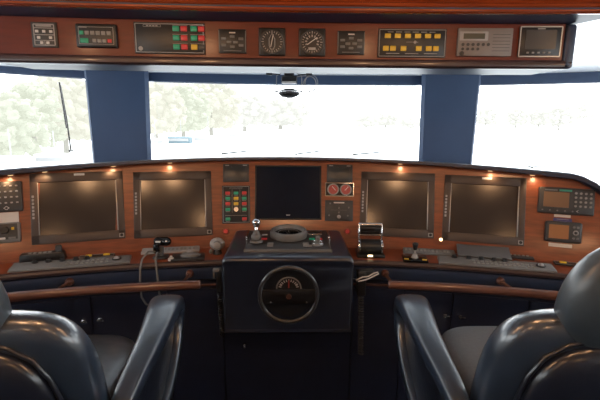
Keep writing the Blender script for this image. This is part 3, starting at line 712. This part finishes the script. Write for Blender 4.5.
# small monitor
t = thing('small_monitor', omat(1.050, 1.958), 'small dark overhead monitor with bright metal frame at the right end', 'monitor')
MB().box((0, 0, .004), (.172, .122, .014), .003).build('casing', 'black', t)
o = MB(); frame_outline(o, .168, .118, .0045, .0115); o.build('metal_frame', 'bright', t)
MB().box((0, .008, .012), (.126, .076, .002)).build('screen', mat('grey_screen', (.045, .042, .042), .25, noise=.1), t)
for i in range(5): MB().box((-.048 + i * .022, -.044, .0125), (.010, .007, .003), .001).build('button', 'ltgrey', t)
MB().box((0, .051, .0118), (.03, .005, .001)).build('brand_mark', 'ltgrey', t)

# ------------------------------------------------------------------ camera ball hanging from the ceiling
t = thing('ceiling_camera', Matrix.Translation((.003, 2.60, 1.948)) @ Matrix.Scale(1.16, 4), 'small dome camera with wire cage hanging from the ceiling above the centre window', 'camera')
b = MB(); b.box((0, 0, .004), (.05, .05, .11), .004); b.build('mount', 'white', t)
b = MB(); b.box((0, -.01, -.085), (.078, .05, .036), .006); b.box((0, -.01, -.062), (.05, .04, .02), .004); b.build('body', 'black', t)
b = MB(); b.box((0, -.037, -.098), (.066, .004, .008), .001); b.build('name_plate', 'white', t)
b = MB(); b.sph((0, -.01, -.150), (.054, .045, .024)); b.build('dome', 'dkgrey', t)
b = MB(); b.ring((0, -.01, -.143), .054, .005, seg=40); b.build('dome_rim', 'chrome', t)
for s in (-1, 1):
    b = MB(); b.tube([(s * .04, -.01, -.055), (s * .062, -.01, -.065), (s * .064, -.01, -.10), (s * .060, -.01, -.143)], .0022, 8)
    b.box((s * .062, -.01, -.143), (.02, .012, .008), .002); b.build('cage_wire', 'ltgrey', t)
b = MB()
for s in (-1, 1): b.cyl((s * .045, -.01, -.060), (s * .090, -.01, -.057), .003, seg=8); b.cyl((s * .085, -.01, -.057), (s * .115, -.01, -.057), .010, .004, 12)
b.build('side_arm', 'dkgrey', t)
b = MB(); b.ring((.104, -.01, -.105), .037, .0022, axis='y', seg=30, s2=8, sc=(.85, 1)); b.ring((.112, -.005, -.100), .040, .002, axis='y', seg=30, s2=8, sc=(.8, 1)); b.tube([(.04, -.01, -.07), (.07, -.01, -.066), (.10, -.01, -.066)], .002, 6); b.build('looped_cable', 'ltgrey', t)

# ------------------------------------------------------------------ helm chairs
def sup(n, a, b, e=3.):
    out = []
    for k in range(n):
        t_ = 2 * pi * k / n; c, s = cos(t_), sin(t_)
        out.append((a * abs(c) ** (2 / e) * (1 if c >= 0 else -1), b * abs(s) ** (2 / e) * (1 if s >= 0 else -1)))
    return out
def pad(mb, stations, n=28, e=3.):
    """stations: (cx, cy, cz, half width x, half depth, lean) rings stacked upward; ring lies in the plane tilted by lean"""
    rings = []
    for (cx, cy, cz, hw, hd, lean) in stations:
        rings.append([Vector((cx + u, cy + v * cos(lean), cz + v * sin(lean))) for u, v in sup(n, hw, hd, e)])
    return mb.loft(rings)
def make_chair(s, x, y, rz, label, seat_m, sz=0., hx=0.):
    """s = +1: chair on the right; local +y faces the console"""
    t = thing('helm_chair', Matrix.Translation((x, y, 0)) @ Matrix.Rotation(rz, 4, 'Z'), label, 'chair', 'leather helm chairs')
    # backrest, thick bolster leaning back
    b = MB(); st = []
    for z_, hw, hd, yy in ((.66, .25, .05, .02), (.68, .29, .075, .01), (.76, .335, .085, -.005), (.88, .345, .088, -.03), (.98, .345, .086, -.055), (1.06, .338, .080, -.07), (1.12, .318, .072, -.082), (1.160, .285, .058, -.09), (1.180, .230, .038, -.095), (1.187, .14, .015, -.097)):
        st.append((0, yy, z_, hw, hd, -.12))
    pad(b, st, 32, 3.2); b.build('backrest', 'leather', t, sub=1)
    # rear shell, darker panel on the back of the backrest
    b = MB(); st = []
    for z_, hw, hd, yy in ((.62, .20, .03, -.06), (.66, .235, .05, -.07), (.80, .280, .060, -.090), (.94, .278, .060, -.118), (1.03, .258, .055, -.132), (1.085, .220, .045, -.138), (1.115, .16, .030, -.142), (1.127, .09, .012, -.143)):
        st.append((0, yy, z_, hw, hd, -.12))
    pad(b, st, 32, 3.); sh = b.build('rear_shell', 'leather_shell', t, sub=1)
    # piping around the shell
    pts = []
    for a, z_ in ((-.280, .72), (-.288, .80), (-.286, .90), (-.278, .97), (-.262, 1.03), (-.230, 1.085), (-.180, 1.118), (-.12, 1.134), (0, 1.14), (.12, 1.134), (.180, 1.118), (.230, 1.085), (.262, 1.03), (.278, .97), (.286, .90), (.288, .80), (.280, .72)):
        pts.append((a, -.105 - (z_ - .72) * .11, z_))
    MB().tube(pts, .006, 8).build('piping', 'leather_shell', sh, smooth=80)
    # headrest
    b = MB(); st = []
    for z_, hw, hd, yy in ((1.085, .085, .020, -.112), (1.095, .125, .045, -.113), (1.12, .178, .062, -.116), (1.17, .202, .072, -.122), (1.23, .203, .072, -.130), (1.295, .186, .066, -.138), (1.34, .155, .054, -.143), (1.370, .110, .036, -.147), (1.38, .06, .016, -.148)):
        st.append((0, yy, z_, hw, hd, -.1))
    pad(b, st, 32, 2.8); hr = b.build('headrest', 'leather_head', t, sub=1); hr.location.x = hx
    b = MB()
    for s2 in (-1, 1):
        b.tube([(s2 * .10, -.178, 1.10), (s2 * .112, -.196, 1.16), (s2 * .110, -.206, 1.23), (s2 * .098, -.206, 1.29), (s2 * .080, -.19, 1.335)], .0035, 8)
    b.build('seam', 'leather_shell', hr, smooth=80)
    for s2 in (-1, 1):
        b = MB(); b.cyl((s2 * .06, -.105, 1.05), (s2 * .06, -.11, 1.12), .008); b.build('headrest_post', 'chrome', t)
    # seat
    b = MB(); st = []
    for z_, hw, hd in ((.60, .22, .23), (.615, .25, .262), (.65, .265, .28), (.69, .265, .28), (.715, .25, .262), (.725, .21, .225), (.728, .1, .11)):
        st.append((0, .31, z_ + .0, hw, hd + .03, .03))
    pad(b, [(q[0], q[1], q[2] + sz) + q[3:] for q in st], 36, 4.); b.build('seat', seat_m, t, sub=1)
    b = MB(); b.box((0, .28, .585), (.46, .46, .04), .015); b.build('seat_pan', 'black', t)
    # arm loops
    for a in (-1, 1):
        #       y,     z,   half width, half thickness, x offset
        P = [(-.10, .875, .030, .028, .385), (.02, .900, .034, .030, .387), (.16, .918, .040, .032, .392), (.28, .932, .048, .034, .393), (.38, .940, .057, .036, .387), (.455, .940, .062, .036, .382), (.51, .926, .062, .038, .38), (.543, .896, .058, .038, .38), (.55, .85, .053, .036, .38), (.535, .80, .048, .033, .38), (.49, .75, .044, .030, .385), (.42, .70, .040, .028, .388), (.33, .655, .036, .026, .39), (.22, .625, .032, .024, .385)]
        b = MB(); rings = []
        for i, (yy, zz, hw, ht, xo) in enumerate(P):
            q0 = P[max(0, i - 1)]; q1 = P[min(len(P) - 1, i + 1)]
            d = Vector((0, q1[0] - q0[0], q1[1] - q0[1])).normalized(); nrm = Vector((0, -d.z, d.y))
            rings.append([Vector((a * xo + u, yy, zz)) + nrm * v for u, v in sup(20, hw, ht, 3.4)])
        b.loft(rings); arm = b.build('armrest', 'leather', t, sub=1)
        b = MB(); prof = [(-.06, .86), (.16, .90), (.38, .92), (.49, .91), (.52, .86), (.50, .80), (.41, .72), (.28, .66), (.0, .65)]
        b.loft([[Vector((a * .386 - .012, p[0], p[1])) for p in prof], [Vector((a * .386 + .012, p[0], p[1])) for p in prof]])
        b.build('side_panel', 'leather_shell', arm)
        b = MB(); b.box((a * .31, .12, .62), (.18, .08, .03), .008); b.build('arm_bracket', 'black', t)
    # pedestal
    b = MB(); b.cyl((0, .22, .03), (0, .22, .57), .055, .050, 28); b.cyl((0, .22, .30), (0, .22, .56), .07, .07, 28); b.build('pedestal', 'chrome', t)
    b = MB(); b.cyl((0, .22, 0), (0, .22, .035), .22, .19, 36, bev=.005); b.build('floor_plate', 'chrome', t)
    b = MB(); b.tube([(-.15, .24, .22), (-.17, .50, .22), (-.12, .56, .22), (.12, .56, .22), (.17, .50, .22), (.15, .24, .22)], .013, 10); b.box((0, .26, .22), (.32, .04, .02), .004); b.build('footrest', 'chrome', t)
    return t
make_chair(1, .850, 1.06, R(-1.5), 'navy leather helm chair at the right of the helm pod, grey cushion', 'seat_f', .06)
make_chair(-1, -.828, 1.06, R(2), 'navy leather helm chair at the left of the helm pod, dark cushion', 'seat_l', .03, -.025)

# ------------------------------------------------------------------ outside
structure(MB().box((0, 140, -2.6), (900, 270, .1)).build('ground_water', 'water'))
def wiper(x0, x1, z0, z1, y, lab):
    t = thing('windscreen_wiper', (x0, y, z0), lab, 'wiper', 'windscreen wipers')
    d = Vector((x1 - x0, 0, z1 - z0))  # along the glass
    b = MB(); b.tube([(0, 0, 0), tuple(d * .5 + Vector((0, .01, .0))), tuple(d)], [.007, .005, .003], 8); b.build('arm', 'black', t)
    L = d.normalized(); b = MB(); b.tube([tuple(d * .35 + Vector((0, -.012, 0))), tuple(d * 1.04 + Vector((0, -.012, 0)))], .006, 6); b.build('blade', 'dkgrey', t)
    b = MB(); b.cyl((0, -.02, 0), (0, .03, 0), .008, seg=14); b.build('pivot', 'dkgrey', t)
wiper(-1.64, -1.670, 1.37, 1.85, 3.30, 'upright black wiper outside the left window')
wiper(-.52, -.33, 1.343, 1.366, 3.42, 'low parked wiper outside the centre window, nearest the left pillar')
wiper(.06, .24, 1.343, 1.369, 3.42, 'low parked wiper outside the centre window, above the large black display')
wiper(.52, .76, 1.343, 1.368, 3.42, 'low parked wiper outside the centre window, nearest the right pillar')
wiper(1.85, 2.2, 1.275, 1.278, 3.22, 'low parked wiper outside the right window')

def tree(x, y, h, w, m, lab, z0=-2.55, group='trees on the far shore', n=260, blob=.72):
    t = thing('tree', (x, y, z0), lab, 'tree', group)
    MB().cyl((0, 0, 0), (0, 0, h * .5), w * .04, w * .02, 8).build('trunk', 'bark_haze', t)
    b = MB()
    for i in range(n):
        a = random.random() * 2 * pi; f = random.random(); zz = h * (.22 + .76 * f)
        rr = w * .46 * sqrt(max(.02, 1 - (2 * f - .85) ** 2 / 1.4)); r_ = rr * sqrt(random.random())
        sz = w * (.045 + .06 * random.random()) * blob
        b.sph((cos(a) * r_, sin(a) * r_, zz), (sz * 1.1, sz, sz * .8), 7, 5)
    for v in b.bm.verts: v.co += Vector((random.uniform(-1, 1), random.uniform(-1, 1), random.uniform(-1, 1))) * w * .018
    b.build('crown', m, t)
def LX(px, d): return (px - 288) / 430 * d
spots = [(-25, 34, 6.2, 7, 'leafA'), (12, 31, 5.4, 6, 'leafA'), (40, 38, 6.6, 6, 'leafA'), (70, 44, 8.0, 8, 'leafB'), (98, 50, 7.5, 8, 'leafB'), (158, 60, 9, 9, 'leafB'), (185, 66, 8.5, 9, 'leafA'), (212, 75, 10.0, 11, 'leafB'), (245, 110, 9, 14, 'leafC'), (280, 130, 8.5, 18, 'leafC')]
names = ['bushy pale green tree at the far left edge of the left window', 'pale green tree behind the jetty in the left window', 'taller pale green tree left of the upright wiper', 'large pale yellow-green tree behind the upright wiper', 'pale yellowish tree beside the left pillar, in the left window',
         'pale yellowish tree just right of the left pillar in the centre window', 'pale green tree behind the blue boat cover', 'tall pale yellowish tree in the left half of the centre window', 'faint distant tree left of the ceiling camera', 'faint broad distant tree below the ceiling camera']
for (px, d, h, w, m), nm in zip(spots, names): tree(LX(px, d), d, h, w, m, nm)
for i in range(12):
    px = 360 + i * 25 + random.uniform(-5, 5); d = 150 + random.uniform(-12, 12)
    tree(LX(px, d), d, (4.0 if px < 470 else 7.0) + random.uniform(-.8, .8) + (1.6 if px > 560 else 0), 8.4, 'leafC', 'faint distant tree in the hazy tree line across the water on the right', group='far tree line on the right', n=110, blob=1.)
def boat(x, y, L, m, lab, cat='boat'):
    t = thing('moored_boat', (x, y, -2.55), lab, 'boat', 'moored boats')
    b = MB(); r0 = []
    for f, wd in ((0, .32), (.3, .36), (.65, .30), (.9, .12), (1, .02)):
        xx = (f - .5) * L; wy = wd * L * .45; r0.append([Vector((xx, -wy, .9)), Vector((xx, -wy * .6, .05)), Vector((xx, wy * .6, .05)), Vector((xx, wy, .9))])
    b.loft(r0); b.build('hull', 'hull', t)
    b = MB(); b.box((-.08 * L, 0, 1.25), (L * .45, L * .22, .75), .12, 2, taper=1.); b.build('cabin', m, t)
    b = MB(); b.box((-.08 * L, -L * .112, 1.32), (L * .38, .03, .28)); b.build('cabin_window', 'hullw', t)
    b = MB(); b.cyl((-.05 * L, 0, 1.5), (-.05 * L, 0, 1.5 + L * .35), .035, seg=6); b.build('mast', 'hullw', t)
for px, d, L, m, nm in ((20, 26, 5, 'hull', 'white moored boat at the left edge of the left window'), (62, 28, 4.5, 'hull', 'white moored boat below the upright wiper'), (160, 46, 6, 'hull', 'small white moored boat right of the left pillar'), (185, 50, 6, 'hullb', 'moored boat with pale blue cover in the centre window'), (212, 52, 7, 'hull', 'white moored boat right of the blue covered boat'), (243, 60, 7, 'hull', 'white moored boat furthest from the left pillar')):
    boat(LX(px, d), d, L, m, nm)
jt = thing('jetty', (LX(40, 22), 22, -2.55), 'pale low jetty on the water in the left window', 'jetty')
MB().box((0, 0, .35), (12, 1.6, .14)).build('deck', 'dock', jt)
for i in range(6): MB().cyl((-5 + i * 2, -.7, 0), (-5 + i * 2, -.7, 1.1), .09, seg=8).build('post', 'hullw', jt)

# ------------------------------------------------------------------ lights, world
w = bpy.data.worlds.new('World'); scene.world = w; w.use_nodes = True; nt = w.node_tree
bg = nt.nodes['Background']; bg.inputs['Color'].default_value = (.93, .97, 1.0, 1); bg.inputs['Strength'].default_value = 7.0
for i, (x, y) in enumerate(((-.50, .62), (.47, .62), (-.80, .46), (.90, .50), (-1.25, .50), (1.9, .2), (0, -.6), (-.9, -1.6), (.9, -1.6))):
    lt = thing('ceiling_downlight', (x, y, 2.16), 'round warm ceiling downlight above the helm chairs', 'ceiling light', 'cabin ceiling downlights')
    MB().ring((0, 0, -.004), .045, .006).build('trim_ring', 'brass', lt)
    MB().cyl((0, 0, 0), (0, 0, -.004), .038).build('lens', 'lamp', lt)
    ld = bpy.data.lights.new('cabin_beam', 'POINT'); ld.energy = 7; ld.color = (1, .56, .28); ld.shadow_soft_size = .04
    lo = bpy.data.objects.new('cabin_beam', ld); COL.objects.link(lo); lo.location = (x, y, 2.11)

# ------------------------------------------------------------------ camera
cd = bpy.data.cameras.new('camera'); cd.sensor_width = 36; cd.lens = 430 / 600 * 36; cd.clip_start = .02; cd.clip_end = 1000
cam = bpy.data.objects.new('camera', cd); COL.objects.link(cam)
cam.matrix_world = Matrix.Translation((0, 0, 1.65)) @ Matrix.Rotation(R(-1.6), 4, 'Z') @ Matrix.Rotation(R(90 - 11.2), 4, 'X') @ Matrix.Rotation(R(.5), 4, 'Z')
scene.camera = cam
scene.view_settings.view_transform = 'Standard'
scene.view_settings.look = 'None'
scene.view_settings.exposure = 0
scene.cycles.use_denoising = True
scene.cycles.max_bounces = 8
scene.cycles.sample_clamp_indirect = 6
